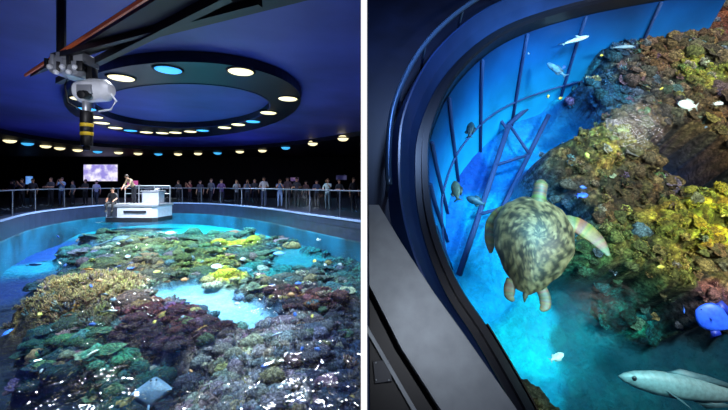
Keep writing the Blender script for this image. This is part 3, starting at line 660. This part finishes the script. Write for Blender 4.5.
ZR=[(2.1,3.5,.6,(48,82,110),-.7,'b'),(2.98,4.05,.6,(105,80,80),-.7,'b'),(4.03,4.05,.7,(122,78,62),-.65,'m'),(3.2,2.57,.4,(148,145,72),-.6,'y'),(2.75,3.0,.5,(116,86,64),-.65,'b'),(3.8,3.0,.6,(106,90,68),-.65,'b'),(4.6,3.3,.7,(114,64,62),-.65,'m'),
 (1.9,2.2,.4,(48,86,112),-.75,'b'),(2.3,2.5,.4,(95,80,72),-.7,'b'),(1.35,1.25,.38,(134,120,64),-.55,'y'),(1.0,1.0,.3,(122,102,58),-.55,'y'),(.78,.85,.25,(100,80,58),-.6,'m'),(1.43,.6,.38,(82,66,46),-.65,'b'),(1.8,1.5,.35,(86,76,60),-.65,'b'),(1.65,1.0,.3,(104,82,56),-.6,'b'),
 (2.05,1.5,.2,(74,70,58),-.65,'b'),(2.9,1.7,.3,(108,86,60),-.6,'b'),(2.3,1.9,.35,(88,74,62),-.65,'b'),(3.2,1.0,.3,(106,84,60),-.6,'b'),(2.9,.4,.3,(108,96,58),-.6,'b'),(1.85,.6,.25,(88,72,52),-.65,'b'),
 (1.15,-.15,.38,(96,94,54),-.65,'b'),(.8,-.25,.28,(58,84,54),-.8,'g'),(1.0,.3,.28,(98,76,52),-.65,'b'),(2.05,.0,.36,(188,170,64),-.5,'y'),(2.45,.1,.3,(166,150,58),-.5,'y'),(1.7,.05,.28,(140,128,58),-.55,'y'),(1.55,-.4,.32,(126,114,60),-.6,'y'),(2.09,-.45,.3,(136,116,76),-.55,'b'),(1.85,-.72,.25,(136,90,94),-.65,'m'),(2.4,-.6,.4,(104,84,74),-.65,'m'),(1.2,-.65,.28,(24,76,72),-1.2,'g'),(1.5,-.85,.25,(18,80,80),-1.3,'g'),(.75,-.6,.25,(8,80,96),-1.6,'w'),
 (-.12,.5,.45,(18,150,205),-1.7,'w'),(-.1,-.3,.45,(18,155,205),-1.7,'w'),(-.5,.5,.4,(10,100,175),-1.7,'w'),(.1,-1.25,.4,(36,180,200),-1.6,'w'),(.35,-.8,.3,(18,160,185),-1.6,'w'),(0,-1.8,.5,(18,130,158),-1.6,'w'),(.75,-1.1,.35,(10,95,108),-1.6,'w'),(1.28,-1.5,.4,(8,74,86),-1.6,'w'),(2,-1.5,.5,(5,60,74),-1.6,'w'),(.8,-1.9,.5,(7,74,88),-1.6,'w'),(2.8,-1.2,.5,(5,54,70),-1.6,'w'),
 (.4,1.6,.4,(12,115,190),-1.7,'w'),(.9,1.7,.35,(18,142,198),-1.7,'w'),(.6,.3,.3,(15,148,195),-1.7,'w'),(1.0,2.5,.4,(16,120,182),-1.6,'w'),(1.5,2.9,.3,(30,145,178),-1.4,'w'),(-.2,1.6,.5,(6,72,150),-1.7,'w'),(1.4,2.0,.3,(13,100,150),-1.5,'w'),(1.6,3.4,.4,(28,120,158),-1.4,'w'),
 (3.6,1.8,.5,(106,76,62),-.6,'b'),(4.2,2.2,.5,(110,90,62),-.6,'b'),(3.6,.3,.5,(100,86,60),-.6,'b'),(4,5,1,(78,64,80),-.8,'b'),(2,4.8,1,(32,76,112),-1,'b')]
HC=(2.42,1.05); HR=.54
u=np.linspace(-1.2,5.6,460); v=np.linspace(-2.6,5.6,500); U,V=np.meshgrid(u,v)
C,H,K=reefsurf(ZR,U,V,.18,.5,.14); RG=rugo(ZR,K)
hd_=np.hypot(U-HC[0],(V-HC[1]))+.1*(fbm(U*4,V*4,3,51)-.47); q=np.clip((HR-hd_)/.14,0,1); q=q*q*(3-2*q)
deep=-2.2+.25*(fbm(U*3,V*3,3,61)-.47)
H=H*(1-q)+deep*q; dq=np.clip(q*1.6,0,1)[...,None]; C=C*(1-dq)+dq*np.array(lin((3,44,88))); RG=RG*(1-.7*dq[...,0])  # hole's darkness put into the colour on top of its depth
M_REEF2=reefmat('reef_rock_near',16,.4,2.0,.03)
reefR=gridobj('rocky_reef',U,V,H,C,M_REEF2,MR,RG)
pts=[];sz=[]
for i in range(2300):
    pts.append((random.uniform(.6,4.6),random.uniform(-1.1,4.6))); sz.append(random.uniform(.035,.095)*(1+.12*max(0,pts[-1][1])))
scatter(ZR,pts,sz,.18,.5,.14,reefR,lambda x,y: math.hypot(x-HC[0],y-HC[1])<HR+.01)
mb=MB(); pl=[(p.x+.03,p.y) for p in rc]+[(5.6,3.7),(5.6,-2.6)]
mb.add([(x,y,0) for x,y in pl],[tuple(range(len(pl)))]); mb.build('tank_water',[watermat('water_r',(.86,.98,1),.012,3.0,.08,.15)],False,MR)

# ---- sea turtle
mb=MB(); na,nr=64,26; vs=[];cs=[];fs=[]
Lh,Wh=.5,.355
for j in range(nr+1):
    rho=j/nr
    for i in range(na):
        a=6.28318*i/na; s=math.sin(a)
        yy=Lh*s; xx=Wh*math.cos(a)*(1+.16*s)*(1-.12*max(0,-s))
        if s<0: xx*=(1-.22*s*s)
        sc_=1+ .015*math.cos(a*13)*(rho>.9)
        z=.17*(1-rho**2.3)**.75
        vs.append((xx*rho*sc_,yy*rho*sc_,z))
A=np.array(vs)
scx=[0]*5+[.19]*4+[-.19]*4; scy=[.34,.18,0,-.18,-.34]+[.25,.08,-.1,-.27]*2
D=np.stack([np.hypot((A[:,0]-a)*1.0,(A[:,1]-b)*1.15) for a,b in zip(scx,scy)],-1); Ds=np.sort(D,-1)
edge=np.clip((Ds[:,1]-Ds[:,0])*26,0,1)
nz=fbm(A[:,0]*30,A[:,1]*30,4,31); nz2=fbm(A[:,0]*60+9,A[:,1]*60,3,5)
base=np.array(lin((116,96,68))); drk=np.array(lin((34,28,19))); lt=np.array(lin((168,148,112)))
k=np.clip((nz-.42)*7,0,1)[:,None]; col=drk*(1-k)+base*k; k2=np.clip((nz2-.52)*6,0,1)[:,None]; col=col*(1-k2*.5)+lt*k2*.5
col=col*(.25+.75*edge[:,None])
cs=[tuple(c) for c in col]
for j in range(nr):
    for i in range(na): fs.append((j*na+i,j*na+(i+1)%na,(j+1)*na+(i+1)%na,(j+1)*na+i))
mb.add(vs,fs,0,cs)
o=[(v[0]*.97,v[1]*.97,-.05) for v in vs[-na:]]; mb.add(vs[-na:]+o,[(i,(i+1)%na,na+(i+1)%na,na+i) for i in range(na)]+[tuple(range(na,2*na))],0,lin((110,98,72)))
sk=lin((66,58,40)); skl=lin((98,84,60))
def flip(P,W,T):
    N=6*(len(P)-1)+1; mb.loft(cr(P,6),list(np.interp(np.linspace(0,1,N),np.linspace(0,1,len(P)),W)),list(np.interp(np.linspace(0,1,N),np.linspace(0,1,len(P)),T)),0,[tuple(x*random.uniform(.4,1.5) for x in skl) for _ in range(N)],14)
flip([(0,.40,.02),(0,.50,.03),(0,.56,.04),(0,.62,.045),(0,.66,.035),(0,.69,.02)],[.09,.066,.064,.066,.045,.015],[.06,.055,.055,.058,.042,.02])
for s in(-1,1):
    mb.ell((s*.052,.63,.065),(.014,.018,.014),0,(.01,.01,.01),8,6)
flip([(.22,.28,-.01),(.34,.31,-.02),(.46,.27,-.03),(.57,.19,-.04),(.66,.08,-.05)],[.08,.085,.09,.065,.012],[.03,.025,.018,.012,.005])
flip([(-.2,.30,-.03),(-.29,.28,-.1),(-.34,.18,-.18),(-.34,.04,-.25),(-.31,-.08,-.3)],[.08,.085,.085,.06,.012],[.03,.025,.018,.012,.005])
flip([(.12,-.40,-.02),(.16,-.47,-.03),(.17,-.54,-.04),(.14,-.59,-.04)],[.05,.05,.045,.012],[.025,.018,.012,.005])
flip([(-.12,-.40,-.02),(-.13,-.47,-.03),(-.12,-.54,-.04),(-.08,-.58,-.04)],[.05,.05,.045,.012],[.025,.018,.012,.005])
mb.loft([(0,-.44,0),(0,-.52,-.01),(0,-.57,-.01)],[.03,.02,.005],[.02,.012,.004],0,sk,8)
mb.build('sea_turtle',[M_ATTR],True,MR@Matrix.Translation((-.14,-.32,-.2))@Matrix.Rotation(-.34,4,'Z')@Matrix.Rotation(-.12,4,'Y')@Matrix.Scale(1.08,4))

fish('silver_fish',(.96,-1.6,-.3),1.2,.21,.15,(105,122,125),math.pi-.16,1.15,MR,(62,84,92),.6)
fish('blue_tang',(1.42,-1.04,-.28),.34,.26,.05,(40,90,235),2.6,1.1,MR,(20,40,150),.4)
fish('white_reef_fish',(2.29,1.55,-.25),.24,.12,.05,(235,235,220),2.9,1.1,MR)
fish('slender_fish',(1.26,2.85,-.3),.5,.1,.06,(200,220,225),.4,1.1,MR)
fish('slender_fish',(.9,2.35,-.4),.34,.09,.05,(90,130,160),2.2,1.1,MR)
fish('slender_fish',(1.9,2.7,-.3),.36,.1,.05,(130,150,165),.1,1.1,MR)
fish('dark_reef_fish',(-.52,1.19,-.3),.26,.1,.05,(20,60,80),1.3,1.1,MR)
fish('dark_reef_fish',(-.8,.33,-.3),.26,.11,.05,(70,85,80),1.6,1.1,MR)
fish('dark_reef_fish',(-.6,.2,-.3),.22,.09,.05,(30,80,110),2.7,1.1,MR)
fish('blue_reef_fish',(.62,.3,-.35),.14,.08,.03,(50,90,240),.2,1.1,MR)
fish('pale_reef_fish',(-.1,-1.35,-.35),.15,.06,.03,(200,225,220),.4,1.1,MR)
fish('white_reef_fish',(2.75,1.62,-.3),.14,.08,.03,(230,230,220),.4,1.1,MR)
sch=[((random.uniform(.5,3.6),random.uniform(-1.2,2.6),-.3),random.uniform(.05,.1),random.choice(FC)) for i in range(20)]
school('tropical_fish_school',sch,MR)
mb=MB()
brain(mb,(-.50,-1.68,-.12),.13,lin((130,115,85))); brain(mb,(-.42,-1.82,-.12),.12,lin((120,100,75))); lettuce(mb,(-.5,-1.72,-.06),.12,lin((150,130,95)))
mb.build('encrusted_rock',[M_CORAL],True,MR)

spot('tank_spotlight',(2.4,-.2,3.6),(2.3,.7,-.6),1300,(1,.96,.9),105,.25,1,MR)
spot('tank_spotlight',(3.8,3.2,2.8),(3.4,2.9,-.6),850,(1,.93,.92),100,.35,1,MR)
spot('tank_spotlight',(1.5,-.4,2.6),(1.3,-.2,-.6),330,(1,.96,.9),80,.25,1,MR)
spot('turtle_spotlight',(-.1,-.6,2.2),(-.15,-.35,-.1),42,(1,.86,.7),34,.15,1,MR)
spot('tank_cyan_light',(.1,.3,1.6),(.0,.2,-1.5),520,(.4,.88,1),75,.3,1,MR)
spot('tank_cyan_light',(.4,-1.1,1.4),(.2,-1.2,-1.5),340,(.45,1,1),70,.3,1,MR)
spot('tank_cyan_light',(.9,2.0,1.8),(.7,2.0,-1.5),600,(.35,.76,1),90,.3,1,MR)
spot('walkway_light',(-1.2,-1.0,2.2),(-1.2,-1.0,0),70,(.85,.9,1),80,.3,1,MR)
spot('walkway_light',(-1.2,1.9,2.2),(-1.0,1.8,0),230,(.32,.52,1),110,.2,1,MR)
